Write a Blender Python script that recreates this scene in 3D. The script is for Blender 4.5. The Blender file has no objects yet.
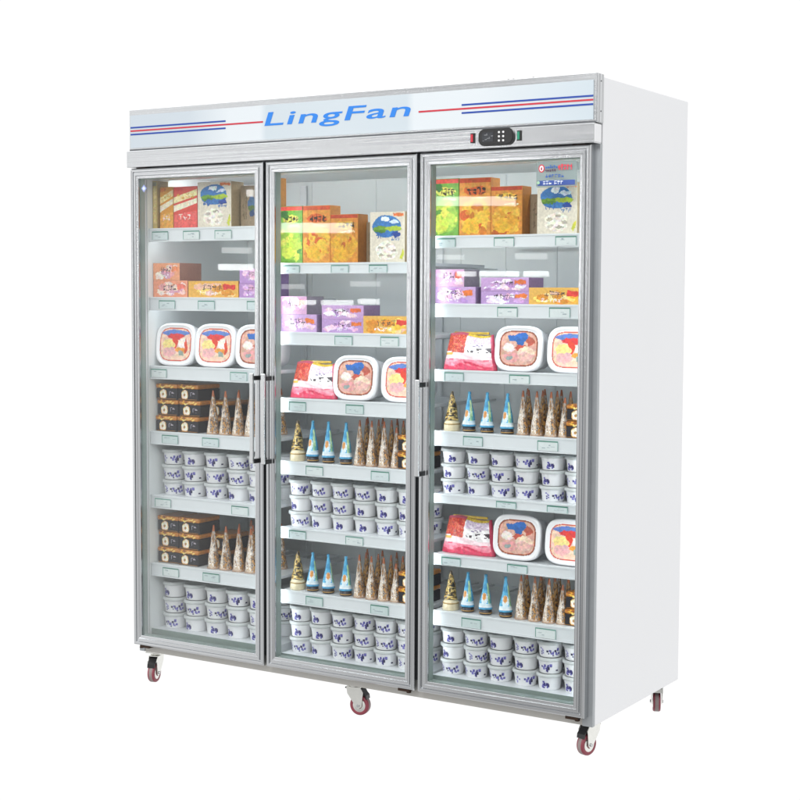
import bpy, bmesh, math, random
import numpy as np
from mathutils import Vector, Matrix

random.seed(7)
SC = bpy.context.scene
COL = SC.collection

# ------------------------------------------------------------------ camera
cam_d = bpy.data.cameras.new('camera')
cam = bpy.data.objects.new('camera', cam_d)
COL.objects.link(cam)
cam_d.sensor_width = 36.0
cam_d.lens = 1517.73 / 800 * 36.0
cam_d.clip_start = 0.05
cam_d.clip_end = 200
yaw, pit, rol = 0.5607896, 0.0693227, 0.0045072
fw = Vector((-math.sin(yaw) * math.cos(pit), math.cos(yaw) * math.cos(pit), -math.sin(pit)))
rt = Vector((math.cos(yaw), math.sin(yaw), 0))
up = rt.cross(fw)
r2 = rt * math.cos(rol) + up * math.sin(rol)
u2 = -rt * math.sin(rol) + up * math.cos(rol)
M = Matrix((r2, u2, -fw)).transposed().to_4x4()
M.translation = Vector((3.685806, -4.066574, 1.292481))
cam.matrix_world = M
SC.camera = cam

# ------------------------------------------------------------------ world: white, with darker and brighter sides added in front for the steel's reflections
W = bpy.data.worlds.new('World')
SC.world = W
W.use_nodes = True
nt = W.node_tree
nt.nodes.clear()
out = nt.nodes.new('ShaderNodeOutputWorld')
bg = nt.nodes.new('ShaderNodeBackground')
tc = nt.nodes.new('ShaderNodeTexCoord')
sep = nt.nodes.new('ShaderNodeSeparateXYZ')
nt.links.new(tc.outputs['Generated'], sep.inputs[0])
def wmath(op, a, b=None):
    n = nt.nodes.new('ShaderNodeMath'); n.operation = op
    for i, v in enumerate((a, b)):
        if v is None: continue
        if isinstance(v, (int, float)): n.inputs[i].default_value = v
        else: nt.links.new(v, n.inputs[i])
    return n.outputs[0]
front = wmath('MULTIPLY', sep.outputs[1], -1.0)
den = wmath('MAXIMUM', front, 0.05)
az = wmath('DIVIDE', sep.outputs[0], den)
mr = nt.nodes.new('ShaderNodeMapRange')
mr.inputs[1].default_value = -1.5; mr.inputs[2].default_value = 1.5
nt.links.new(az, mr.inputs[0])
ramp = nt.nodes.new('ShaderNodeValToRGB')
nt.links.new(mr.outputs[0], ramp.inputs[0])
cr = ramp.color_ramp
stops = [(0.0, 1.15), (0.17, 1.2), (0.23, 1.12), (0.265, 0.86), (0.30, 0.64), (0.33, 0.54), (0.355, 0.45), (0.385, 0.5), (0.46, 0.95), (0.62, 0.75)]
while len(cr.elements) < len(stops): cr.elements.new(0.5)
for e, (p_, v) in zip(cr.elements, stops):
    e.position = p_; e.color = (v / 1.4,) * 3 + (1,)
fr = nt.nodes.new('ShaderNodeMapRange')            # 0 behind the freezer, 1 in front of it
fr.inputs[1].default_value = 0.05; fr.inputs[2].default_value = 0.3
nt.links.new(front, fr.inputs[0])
low = nt.nodes.new('ShaderNodeMapRange')           # greyer below, added to tone down the undersides
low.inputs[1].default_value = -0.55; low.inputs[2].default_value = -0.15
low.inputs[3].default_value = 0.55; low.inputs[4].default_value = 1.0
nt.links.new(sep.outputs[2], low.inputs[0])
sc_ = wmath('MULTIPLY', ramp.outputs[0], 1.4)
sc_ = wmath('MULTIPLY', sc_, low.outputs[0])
high = nt.nodes.new('ShaderNodeMapRange')          # brighter upper part in front, added to light the goods inside
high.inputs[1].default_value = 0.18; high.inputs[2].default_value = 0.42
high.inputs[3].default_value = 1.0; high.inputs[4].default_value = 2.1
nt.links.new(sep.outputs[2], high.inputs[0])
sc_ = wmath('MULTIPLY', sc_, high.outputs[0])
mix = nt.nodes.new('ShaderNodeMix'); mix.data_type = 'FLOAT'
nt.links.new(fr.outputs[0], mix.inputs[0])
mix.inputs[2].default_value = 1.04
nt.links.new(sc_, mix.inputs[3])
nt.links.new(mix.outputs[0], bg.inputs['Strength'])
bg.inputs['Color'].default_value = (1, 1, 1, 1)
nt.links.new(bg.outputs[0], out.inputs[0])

SC.view_settings.view_transform = 'Standard'
SC.view_settings.look = 'None'
SC.view_settings.exposure = 0.0
SC.view_settings.gamma = 1.0

def area(name, loc, target, sx, sy, power, color=(1, 1, 1)):
    d = bpy.data.lights.new(name, 'AREA')
    d.shape = 'RECTANGLE'; d.size = sx; d.size_y = sy; d.energy = power; d.color = color
    o = bpy.data.objects.new(name, d); COL.objects.link(o)
    o.location = loc
    o.rotation_euler = (Vector(target) - Vector(loc)).to_track_quat('-Z', 'Y').to_euler()
    return o
area('softbox', (1.5, -3.4, 3.3), (0.9, 0.1, 1.0), 2.4, 1.2, 66)  # unseen lamp added high in front to brighten the goods
# unseen strips added behind the camera to put white bars in the door glass: (x, y, z, length, width, watts)
STRIPS = [
    ((-1.58, -5.29, 1.95), (1.40, 0.0, 1.58), 0.562, 0.066, 9.0), ((-2.95, -5.29, 1.79), (0.80, 0.0, 1.51), 0.533, 0.075, 8.0),
    ((-3.58, -5.29, 2.07), (0.53, 0.0, 1.63), 0.054, 0.054, 7.0),
    ((-1.65, -5.29, 1.44), (1.37, 0.0, 1.36), 0.134, 0.036, 14.0), ((-1.39, -5.29, 1.44), (1.48, 0.0, 1.36), 0.279, 0.036, 14.0),
    ((-1.10, -5.29, 1.44), (1.61, 0.0, 1.36), 0.178, 0.036, 13.0), ((-3.06, -5.29, 1.23), (0.75, 0.0, 1.27), 0.174, 0.036, 11.0),
    ((-2.76, -5.29, 1.23), (0.88, 0.0, 1.27), 0.246, 0.038, 11.0), ((-2.48, -5.29, 1.24), (1.01, 0.0, 1.27), 0.155, 0.038, 11.0),
    ((-3.72, -5.29, 1.50), (0.47, 0.0, 1.38), 0.271, 0.048, 9.0),
    ((-1.78, -5.29, 1.56), (1.31, 0.0, 1.41), 0.192, 0.034, 5.0), ((-1.14, -5.29, 1.56), (1.59, 0.0, 1.41), 0.220, 0.040, 5.0),
    ((-3.17, -5.29, 1.35), (0.70, 0.0, 1.32), 0.175, 0.036, 4.0), ((-2.51, -5.29, 1.37), (0.99, 0.0, 1.33), 0.221, 0.038, 4.0),
    ((-3.71, -5.29, 1.63), (0.47, 0.0, 1.44), 0.232, 0.045, 3.5)]
for loc, tgt, ln, wd, rad in STRIPS:
    area('showroom_tube', loc, tgt, ln, wd, 2.2 * rad * math.pi * ln * wd)

# ------------------------------------------------------------------ materials
def lin(c):
    if isinstance(c, str):
        c = tuple(int(c[i:i + 2], 16) / 255 for i in (0, 2, 4))
    return tuple(v / 12.92 if v <= 0.04045 else ((v + 0.055) / 1.055) ** 2.4 for v in c)

def newmat(name):
    m = bpy.data.materials.new(name); m.use_nodes = True
    return m, m.node_tree, m.node_tree.nodes['Principled BSDF']

def plain(name, color, rough=0.5, metal=0.0, noise=0.05, scale=30.0, bump=0.0, spec=0.5):
    m, t, b = newmat(name)
    co = t.nodes.new('ShaderNodeTexCoord')
    nz = t.nodes.new('ShaderNodeTexNoise'); nz.inputs['Scale'].default_value = scale; nz.inputs['Detail'].default_value = 5
    t.links.new(co.outputs['Object'], nz.inputs['Vector'])
    rp = t.nodes.new('ShaderNodeMapRange'); rp.inputs[3].default_value = 1 - noise; rp.inputs[4].default_value = 1 + noise
    t.links.new(nz.outputs['Fac'], rp.inputs[0])
    mx = t.nodes.new('ShaderNodeVectorMath'); mx.operation = 'SCALE'
    mx.inputs[0].default_value = lin(color)
    t.links.new(rp.outputs[0], mx.inputs['Scale'])
    t.links.new(mx.outputs[0], b.inputs['Base Color'])
    b.inputs['Roughness'].default_value = rough; b.inputs['Metallic'].default_value = metal
    b.inputs['Specular IOR Level'].default_value = spec
    if bump:
        bp = t.nodes.new('ShaderNodeBump'); bp.inputs['Strength'].default_value = bump; bp.inputs['Distance'].default_value = 0.002
        t.links.new(nz.outputs['Fac'], bp.inputs['Height']); t.links.new(bp.outputs[0], b.inputs['Normal'])
    return m

def brushed(name, axis, color='cdcfd1', amount=0.16, rough=0.22, across=260.0, along=1.2):
    m, t, b = newmat(name)
    co = t.nodes.new('ShaderNodeTexCoord')
    mp = t.nodes.new('ShaderNodeMapping')
    s = [across] * 3; s['xyz'.index(axis)] = along
    mp.inputs['Scale'].default_value = s
    t.links.new(co.outputs['Object'], mp.inputs['Vector'])
    nz = t.nodes.new('ShaderNodeTexNoise'); nz.inputs['Scale'].default_value = 1; nz.inputs['Detail'].default_value = 4
    nz.inputs['Roughness'].default_value = 0.6
    t.links.new(mp.outputs[0], nz.inputs['Vector'])
    rp = t.nodes.new('ShaderNodeMapRange'); rp.inputs[1].default_value = 0.3; rp.inputs[2].default_value = 0.7
    rp.inputs[3].default_value = 1 - amount; rp.inputs[4].default_value = 1 + amount * 0.5
    t.links.new(nz.outputs['Fac'], rp.inputs[0])
    mx = t.nodes.new('ShaderNodeVectorMath'); mx.operation = 'SCALE'; mx.inputs[0].default_value = lin(color)
    t.links.new(rp.outputs[0], mx.inputs['Scale']); t.links.new(mx.outputs[0], b.inputs['Base Color'])
    b.inputs['Metallic'].default_value = 1.0
    r3 = t.nodes.new('ShaderNodeMapRange'); r3.inputs[3].default_value = rough - 0.08; r3.inputs[4].default_value = rough + 0.1
    t.links.new(nz.outputs['Fac'], r3.inputs[0]); t.links.new(r3.outputs[0], b.inputs['Roughness'])
    bp = t.nodes.new('ShaderNodeBump'); bp.inputs['Strength'].default_value = 0.25; bp.inputs['Distance'].default_value = 0.0006
    t.links.new(nz.outputs['Fac'], bp.inputs['Height']); t.links.new(bp.outputs[0], b.inputs['Normal'])
    return m

def ink(name, rough=0.4, coat=0.0, noise=0.12, scale=120.0):
    """printed packaging: the colours come from the mesh's own 'Col' attribute, with slight mottling"""
    m, t, b = newmat(name)
    at = t.nodes.new('ShaderNodeAttribute'); at.attribute_name = 'Col'
    co = t.nodes.new('ShaderNodeTexCoord')
    nz = t.nodes.new('ShaderNodeTexNoise'); nz.inputs['Scale'].default_value = scale; nz.inputs['Detail'].default_value = 3
    t.links.new(co.outputs['Object'], nz.inputs['Vector'])
    rp = t.nodes.new('ShaderNodeMapRange'); rp.inputs[1].default_value = 0.3; rp.inputs[2].default_value = 0.7
    rp.inputs[3].default_value = 1 - noise; rp.inputs[4].default_value = 1 + noise
    t.links.new(nz.outputs['Fac'], rp.inputs[0])
    mx = t.nodes.new('ShaderNodeVectorMath'); mx.operation = 'SCALE'
    t.links.new(at.outputs['Color'], mx.inputs[0]); t.links.new(rp.outputs[0], mx.inputs['Scale'])
    t.links.new(mx.outputs[0], b.inputs['Base Color'])
    b.inputs['Roughness'].default_value = rough
    b.inputs['Coat Weight'].default_value = coat; b.inputs['Coat Roughness'].default_value = 0.15
    return m

def glass(name, tint=(0.975, 0.984, 0.982), boost=0.32):
    m = bpy.data.materials.new(name); m.use_nodes = True
    t = m.node_tree; t.nodes.clear()
    o = t.nodes.new('ShaderNodeOutputMaterial'); mx = t.nodes.new('ShaderNodeMixShader')
    tr = t.nodes.new('ShaderNodeBsdfTransparent'); tr.inputs[0].default_value = tint + (1,)
    gl = t.nodes.new('ShaderNodeBsdfGlossy'); gl.inputs['Roughness'].default_value = 0.015
    f = t.nodes.new('ShaderNodeFresnel'); f.inputs[0].default_value = 1.46
    k = t.nodes.new('ShaderNodeMath'); k.operation = 'MULTIPLY'; k.inputs[1].default_value = boost
    t.links.new(f.outputs[0], k.inputs[0]); t.links.new(k.outputs[0], mx.inputs[0])
    t.links.new(tr.outputs[0], mx.inputs[1]); t.links.new(gl.outputs[0], mx.inputs[2]); t.links.new(mx.outputs[0], o.inputs[0])
    return m

def lamp(name, color, strength):
    m = bpy.data.materials.new(name); m.use_nodes = True
    t = m.node_tree; t.nodes.clear()
    o = t.nodes.new('ShaderNodeOutputMaterial'); e = t.nodes.new('ShaderNodeEmission')
    e.inputs[0].default_value = lin(color) + (1,); e.inputs[1].default_value = strength
    t.links.new(e.outputs[0], o.inputs[0])
    return m

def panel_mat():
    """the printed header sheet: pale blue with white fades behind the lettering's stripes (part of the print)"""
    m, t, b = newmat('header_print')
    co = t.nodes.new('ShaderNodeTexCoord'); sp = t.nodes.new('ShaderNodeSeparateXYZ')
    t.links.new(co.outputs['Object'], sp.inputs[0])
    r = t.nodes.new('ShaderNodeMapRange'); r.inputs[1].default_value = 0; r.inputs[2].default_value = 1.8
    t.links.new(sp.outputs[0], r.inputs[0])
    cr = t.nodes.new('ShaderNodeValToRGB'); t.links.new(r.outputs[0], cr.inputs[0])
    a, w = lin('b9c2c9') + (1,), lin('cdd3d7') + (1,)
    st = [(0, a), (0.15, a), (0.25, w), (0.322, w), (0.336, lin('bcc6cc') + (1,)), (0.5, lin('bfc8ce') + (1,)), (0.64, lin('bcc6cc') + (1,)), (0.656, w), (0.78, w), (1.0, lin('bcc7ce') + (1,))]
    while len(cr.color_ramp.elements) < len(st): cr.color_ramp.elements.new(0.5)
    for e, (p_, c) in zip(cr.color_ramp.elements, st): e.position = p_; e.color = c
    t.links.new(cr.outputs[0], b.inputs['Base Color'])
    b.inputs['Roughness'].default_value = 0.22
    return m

MT = dict(
    steel_x=brushed('brushed_steel_along', 'x', amount=0.14),
    steel_z=brushed('brushed_steel_upright', 'z', amount=0.5, across=300.0, along=0.7),
    steel=plain('plain_steel', 'c9c9ca', 0.3, 1.0, 0.06, 60),
    handle=plain('handle_steel', 'd2d4d5', 0.25, 1.0, 0.06, 60),
    frame_grey=plain('grey_frame_steel', 'a7abae', 0.4, 0.7, 0.06, 40),
    white=plain('white_powder_coat', 'e5e6e8', 0.32, 0, 0.012, 3.0),
    liner=plain('liner_sheet', 'e3e7e7', 0.38, 0, 0.05, 6.0),
    shelf=plain('shelf_coating', 'dfe3e6', 0.35, 0, 0.03, 40),
    rail=plain('price_rail_plastic', 'd9dee1', 0.22, 0, 0.03, 40),
    spacer=plain('glass_spacer', '8b9a95', 0.35, 0.2, 0.05, 40),
    black=plain('black_plastic', '1a1a1b', 0.35, 0, 0.1, 80),
    gasket=plain('dark_gasket', '56595c', 0.5, 0, 0.1, 80),
    zinc=plain('zinc_plate', 'e9e9e4', 0.34, 1.0, 0.08, 90),
    tyre=plain('wine_red_wheel', '883c48', 0.45, 0, 0.12, 60),
    tread=plain('grey_tread', '8f8280', 0.6, 0, 0.12, 90),
    rust=plain('hinge_bronze', '3a2a20', 0.45, 0.6, 0.3, 120),
    ink=ink('printed_card', 0.38, 0.25),
    matte=ink('matte_card', 0.6, 0.0, 0.1),
    film=ink('printed_film', 0.28, 0.4, 0.18, 90),
    decal=ink('printed_decal', 0.45, 0.0, 0.03),
    lid=plain('lid_plastic', 'c2c6c6', 0.3, 0, 0.06, 60),
    cup=plain('white_cup_plastic', 'f0f0f2', 0.35, 0, 0.03, 60),
    glass=glass('door_glass'),
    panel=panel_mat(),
    led=lamp('led_tube', 'f4fbff', 15.0),  # these three glow on tubes added to brighten the inside
    led_top=lamp('led_ceiling_tube', 'f4fbff', 58.0),
    led_low=lamp('led_shelf_tube', 'f6fbff', 12.0),
    key=lamp('lit_key', 'ffffff', 1.0),
    red=plain('red_rocker', 'c22a3c', 0.35, 0, 0.05),
    green=plain('green_rocker', '1f8a6a', 0.35, 0, 0.05),
)

# ------------------------------------------------------------------ mesh builder
class MB:
    def __init__(self):
        self.v = []; self.f = []; self.c = []; self.s = []; self.mi = []; self.mats = []
    def mat(self, m):
        if m not in self.mats: self.mats.append(m)
        return self.mats.index(m)
    def face(self, idx, col=(0.8, 0.8, 0.8), smooth=False, mi=0):
        self.f.append(idx); self.c.append(col); self.s.append(smooth); self.mi.append(mi)
    def box(self, x0, x1, y0, y1, z0, z1, col=(0.8, 0.8, 0.8), bev=0.0, mi=0, side=None):
        b = len(self.v)
        if bev <= 0:
            self.v += [(x, y, z) for z in (z0, z1) for y in (y0, y1) for x in (x0, x1)]
            for q in ((0, 2, 3, 1), (4, 5, 7, 6), (0, 1, 5, 4), (2, 6, 7, 3), (0, 4, 6, 2), (1, 3, 7, 5)):
                self.face([b + i for i in q], col, False, mi)
            return
        bm = bmesh.new()
        vs = [bm.verts.new((x, y, z)) for z in (z0, z1) for y in (y0, y1) for x in (x0, x1)]
        for q in ((0, 2, 3, 1), (4, 5, 7, 6), (0, 1, 5, 4), (2, 6, 7, 3), (0, 4, 6, 2), (1, 3, 7, 5)):
            bm.faces.new([vs[i] for i in q])
        bmesh.ops.bevel(bm, geom=bm.edges[:], offset=bev, segments=2, profile=0.5, affect='EDGES')
        bm.verts.index_update()
        self.v += [tuple(v.co) for v in bm.verts]
        for f in bm.faces:
            n = f.normal
            c = col
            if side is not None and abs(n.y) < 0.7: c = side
            self.face([b + v.index for v in f.verts], c, False, mi)
        bm.free()
    def lathe(self, prof, seg=24, col=(0.8, 0.8, 0.8), cf=None, axis='z', org=(0, 0, 0), mi=0, smooth=True, wob=0.0):
        """prof: list of (r, h); closed with caps"""
        b = len(self.v); n = len(prof)
        for r, h in prof:
            for k in range(seg):
                a = 2 * math.pi * k / seg
                rr = r * (1 + wob * math.sin(3 * a + h * 90))
                p, q = rr * math.cos(a), rr * math.sin(a)
                t = {'z': (p, q, h), 'x': (h, p, q), 'y': (q, h, p)}[axis]
                self.v.append((t[0] + org[0], t[1] + org[1], t[2] + org[2]))
        for i in range(n - 1):
            for k in range(seg):
                k2 = (k + 1) % seg
                c = cf(i, k) if cf else col
                self.face([b + i * seg + k, b + i * seg + k2, b + (i + 1) * seg + k2, b + (i + 1) * seg + k], c, smooth, mi)
        self.face([b + k for k in range(seg)][::-1], cf(0, 0) if cf else col, False, mi)
        self.face([b + (n - 1) * seg + k for k in range(seg)], cf(n - 2, 0) if cf else col, False, mi)
    def rings(self, rings, col=(0.8, 0.8, 0.8), mi=0, smooth=True, caps=(True, True)):
        """rings: lists of equal length of points, joined in turn"""
        b = len(self.v); n = len(rings[0])
        for r in rings: self.v += [tuple(p) for p in r]
        for i in range(len(rings) - 1):
            for k in range(n):
                k2 = (k + 1) % n
                self.face([b + i * n + k, b + i * n + k2, b + (i + 1) * n + k2, b + (i + 1) * n + k], col, smooth, mi)
        if caps[0]: self.face([b + k for k in range(n)][::-1], col, False, mi)
        if caps[1]: self.face([b + (len(rings) - 1) * n + k for k in range(n)], col, False, mi)
    def prism(self, pts, y0, y1, col=(0.8, 0.8, 0.8), mi=0):
        """an outline in x,z with thickness along y"""
        self.rings([[(x, y1, z) for x, z in pts], [(x, y0, z) for x, z in pts]], col, mi, False)
    def build(self, name, mat, parent=None, loc=None, rot=None):
        me = bpy.data.meshes.new(name)
        me.from_pydata(self.v, [], self.f)
        ms = mat if isinstance(mat, (list, tuple)) else [mat]
        for m in ms: me.materials.append(m)
        at = me.color_attributes.new('Col', 'FLOAT_COLOR', 'CORNER')
        flat = []
        for p in me.polygons:
            c = self.c[p.index]
            for _ in range(p.loop_total): flat += [c[0], c[1], c[2], 1.0]
        at.data.foreach_set('color', flat)
        me.polygons.foreach_set('use_smooth', self.s)
        me.polygons.foreach_set('material_index', self.mi)
        bm = bmesh.new(); bm.from_mesh(me); bmesh.ops.recalc_face_normals(bm, faces=bm.faces[:]); bm.to_mesh(me); bm.free()
        me.update()
        o = bpy.data.objects.new(name, me); COL.objects.link(o)
        if parent: o.parent = parent
        if loc: o.location = loc
        if rot: o.rotation_euler = rot
        return o

def H(c): return lin(c)

def vnoise(x, y, seed=0):
    """smooth value noise, arrays in and out, 0..1"""
    xi = np.floor(x).astype(np.int64); yi = np.floor(y).astype(np.int64)
    xf = x - xi; yf = y - yi
    xf = xf * xf * (3 - 2 * xf); yf = yf * yf * (3 - 2 * yf)
    def h(a, b):
        n = (a * 374761393 + b * 668265263 + seed * 974634777) & 0x7fffffff
        n = ((n ^ (n >> 13)) * 1274126177) & 0x7fffffff
        return ((n ^ (n >> 16)) & 0xffff) / 65535.0
    return (h(xi, yi) * (1 - xf) + h(xi + 1, yi) * xf) * (1 - yf) + (h(xi, yi + 1) * (1 - xf) + h(xi + 1, yi + 1) * xf) * yf

class Print:
    """flat artwork on a front face (x, z): coloured shapes one over another, printed as a fine mosaic with soft wobbly edges"""
    N = 0
    def __init__(self, y, step=0.00025): self.sh = []; self.y = y - 0.0004; self.st = step
    def poly(self, pts, c): self.sh.append((pts, c))
    def rect(self, x0, z0, x1, z1, c): self.poly([(x0, z0), (x1, z0), (x1, z1), (x0, z1)], c)
    def ell(self, cx, cz, rx, rz, c, n=22, a0=0, a1=360, wob=0.0):
        ph = random.random() * 6
        self.poly([(cx + rx * (1 + wob * math.sin(4 * a + ph)) * math.cos(a), cz + rz * (1 + wob * math.sin(3 * a + ph)) * math.sin(a))
                   for a in [math.radians(a0 + (a1 - a0) * i / n) for i in range(n if a1 - a0 == 360 else n + 1)]], c)
    def strokes(self, x0, z0, x1, z1, n, c, t=0.12):
        """a row of n small brush marks"""
        w = (x1 - x0) / n; h = z1 - z0; T = max(w, h) * t
        for i in range(n):
            a = x0 + i * w + w * 0.1; e = x0 + (i + 1) * w - w * 0.1
            for _ in range(2):
                z = z0 + random.uniform(0.05, 0.9) * h
                self.poly([(a, z), (e, z + T * random.uniform(-0.6, 0.8)), (e, z + T * 1.2), (a, z + T)], c)
            x = random.uniform(a, e - T)
            self.poly([(x, z0), (x + T, z0), (x + T * random.uniform(0.4, 1.6), z1), (x + T * 0.4, z1)], c)
    def build(self, name, parent, mat=None, crisp=False, cell=0.0019, warp=0.0030, jit=0.34):
        m = MB(); y = self.y
        if crisp:
            for pts, c in self.sh:
                y -= self.st; b = len(m.v); m.v += [(x, y, z) for x, z in pts]; m.face(list(range(b, b + len(pts))), H(c))
            return m.build(name, mat or MT['decal'], parent)
        Print.N += 1; sd = Print.N
        xs = [p[0] for q in self.sh for p in q[0]]; zs = [p[1] for q in self.sh for p in q[0]]
        x0, x1, z0, z1 = min(xs), max(xs), min(zs), max(zs)
        nx = max(4, int((x1 - x0) / cell)); nz = max(4, int((z1 - z0) / cell))
        X, Z = np.meshgrid(x0 + (np.arange(nx) + .5) * (x1 - x0) / nx, z0 + (np.arange(nz) + .5) * (z1 - z0) / nz)
        WX = X + warp * 2 * (vnoise(X / .011, Z / .011, sd) - .5) + warp * (vnoise(X / .004, Z / .004, sd + 50) - .5)
        WZ = Z + warp * 2 * (vnoise(X / .011, Z / .011, sd + 99) - .5) + warp * (vnoise(X / .004, Z / .004, sd + 150) - .5)
        C = np.zeros((nz, nx, 3)); K = np.zeros((nz, nx), bool)
        def inside(pts, A, B):
            r = np.zeros(A.shape, bool); n = len(pts)
            for i in range(n):
                ax, az = pts[i]; bx, bz = pts[(i + 1) % n]
                if az == bz: continue
                cnd = ((az > B) != (bz > B)) & (A < (bx - ax) * (B - az) / (bz - az) + ax)
                r ^= cnd
            return r
        for k, (pts, c) in enumerate(self.sh):
            ext = max(p[0] for p in pts) - min(p[0] for p in pts)
            i_ = inside(pts, X, Z) if ext > .8 * (x1 - x0) else inside(pts, WX, WZ)
            C[i_] = np.array(lin(c)); K |= i_
        f = 1 + jit * (vnoise(X / .007, Z / .007, sd + 7) - .5) + jit * .8 * (vnoise(X / .0028, Z / .0028, sd + 8) - .5)
        hue = 1 + .22 * (np.stack([vnoise(X / .009, Z / .006, sd + 11 + q) for q in range(3)], -1) - .5)
        C = np.clip(C * f[..., None] * hue, 0, .95)
        dx, dz = (x1 - x0) / nx, (z1 - z0) / nz
        m.v = [(x0 + i * dx, y, z0 + j * dz) for j in range(nz + 1) for i in range(nx + 1)]
        for j in range(nz):
            for i in range(nx):
                if K[j, i]:
                    b = j * (nx + 1) + i
                    m.face([b, b + 1, b + nx + 2, b + nx + 1], tuple(C[j, i]))
        return m.build(name, mat or MT['decal'], parent)

def thing(name, label, cat, loc=(0, 0, 0), rz=0.0, group=None):
    o = bpy.data.objects.new(name, None); COL.objects.link(o)
    o.empty_display_size = 0.05
    o.location = loc; o.rotation_euler = (0, 0, rz)
    o['label'] = label; o['category'] = cat
    if group: o['group'] = group
    return o

def dup(root, loc, rz=0.0, scale=(1, 1, 1), label=None, group=None):
    r = root.copy(); COL.objects.link(r)
    r.location = loc; r.rotation_euler = (0, 0, rz); r.scale = scale
    if label: r['label'] = label
    if group: r['group'] = group
    for ch in list(root.children):
        c = ch.copy(); COL.objects.link(c); c.parent = r
        for g in list(ch.children):
            d = g.copy(); COL.objects.link(d); d.parent = c
    return r

# ================================================================== the freezer
FZ = bpy.data.objects.new('display_freezer', None); COL.objects.link(FZ)
FZ['label'] = 'tall white three-door glass display freezer on red castors, lettered LingFan'
FZ['category'] = 'freezer'
WD, DP, HT = 1.80, 0.711, 1.935

def part(name, mat, fn, parent=FZ, bevel=None):
    m = MB(); fn(m)
    return m.build(name, mat, parent)

# shell
part('side_panel', MT['white'], lambda m: m.box(1.778, 1.800, 0.046, DP, 0.0, 1.930, bev=0.003))
part('side_panel', MT['white'], lambda m: m.box(0.0, 0.021, 0.046, DP, 0.0, 1.930, bev=0.003))
part('back_panel', MT['white'], lambda m: m.box(0.0215, 1.7775, 0.68, DP - 0.002, 0.002, 1.928))
part('top_panel', MT['white'], lambda m: m.box(0.0215, 1.7775, 0.062, 0.679, 1.905, 1.926))
part('base_panel', MT['frame_grey'], lambda m: m.box(0.0215, 1.7775, 0.064, 0.679, 0.002, 0.036))
# liner: left, right, back, floor, ceiling as one folded sheet
def liner(m):
    m.box(0.0213, 0.026, 0.062, 0.64, 0.045, 1.715)
    m.box(1.772, 1.7775, 0.062, 0.64, 0.045, 1.715)
    m.box(0.0213, 1.7775, 0.6405, 0.65, 0.04, 1.72)
    m.box(0.026, 1.772, 0.062, 0.64, 0.037, 0.0445)
    m.box(0.026, 1.772, 0.062, 0.64, 1.7155, 1.724)
part('inner_liner', MT['liner'], liner)
part('light_pelmet', MT['liner'], lambda m: m.box(0.027, 1.771, 0.180, 0.1825, 1.7015, 1.715))  # added strip that hides the ceiling fill tubes
def seams(m):
    for x in (0.33, 0.62, 0.98, 1.16, 1.36, 1.64): m.box(x, x + 0.004, 0.6375, 0.6402, 0.05, 1.71)
part('liner_seam', MT['liner'], seams)
# shelf uprights on the back wall, where the shelf hooks sit
for x in (0.30, 0.90, 1.48):
    part('shelf_upright', MT['shelf'], lambda m: m.box(x - 0.014, x + 0.014, 0.628, 0.637, 0.05, 1.70, bev=0.002))
# front frame behind the doors
def fframe(m):
    m.box(0.0, 0.024, 0.034, 0.0455, 0.0, 1.735)
    m.box(1.766, 1.7995, 0.030, 0.0455, 0.0, 1.735)
    m.box(0.024, 1.766, 0.036, 0.061, 1.706, 1.735)
part('front_frame', MT['frame_grey'], fframe)
part('base_beam', plain('base_beam_steel', 'b7b5b0', 0.45, 0.4, 0.05, 30), lambda m: m.box(0.024, 1.766, 0.036, 0.0635, 0.0005, 0.056))
for x in (0.590, 1.196):
    part('mullion', MT['gasket'], lambda m: m.box(x - 0.016, x + 0.016, 0.036, 0.066, 0.0565, 1.7055))

# header lightbox
hd = part('header_box', MT['steel_x'], lambda m: (m.box(0.0, 1.8, 0.0, 0.0448, 1.7945, 1.937, bev=0.002), m.box(0.03, 1.77, 0.045, 0.0615, 1.80, 1.932)))
part('header_side', MT['steel_z'], lambda m: m.box(1.8002, 1.8022, 0.0015, 0.044, 1.797, 1.9355), hd)
for z in (1.915, 1.828):
    part('rivet', MT['gasket'], lambda m: m.lathe([(0.0, 1.8023), (0.0024, 1.8023), (0.0018, 1.8034), (0.0002, 1.8036)], 12, axis='x', org=(0, 0.026, z)), hd)
for x in (1.50, 1.517, 1.584):
    part('screw', MT['black'], lambda m: m.lathe([(0.004, 1.937), (0.004, 1.9395), (0.002, 1.941)], 10, org=(x, 0.02, 0)), hd)
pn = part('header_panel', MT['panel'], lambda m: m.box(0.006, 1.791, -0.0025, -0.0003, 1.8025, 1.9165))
part('shadow_gap', MT['gasket'], lambda m: m.box(0.002, 1.798, -0.0015, 0.0, 1.7925, 1.7985), hd)
STR = ((0.008, 0.434, 1.8738, '0c3c98'), (0.008, 0.592, 1.8622, 'bc2438'), (0.008, 0.434, 1.8500, '0c3c98'),
                         (1.351, 1.7905, 1.8705, '0c3c98'), (1.197, 1.7905, 1.8590, 'bc2438'), (1.351, 1.7905, 1.8462, '0c3c98'))
for q in (0, 3):
    part('stripe_print', MT['decal'], lambda m: [m.box(x0, x1, -0.0033, -0.0026, z - 0.0027, z + 0.0027, H(c)) for x0, x1, z, c in STR[q:q + 3]], pn)

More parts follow.
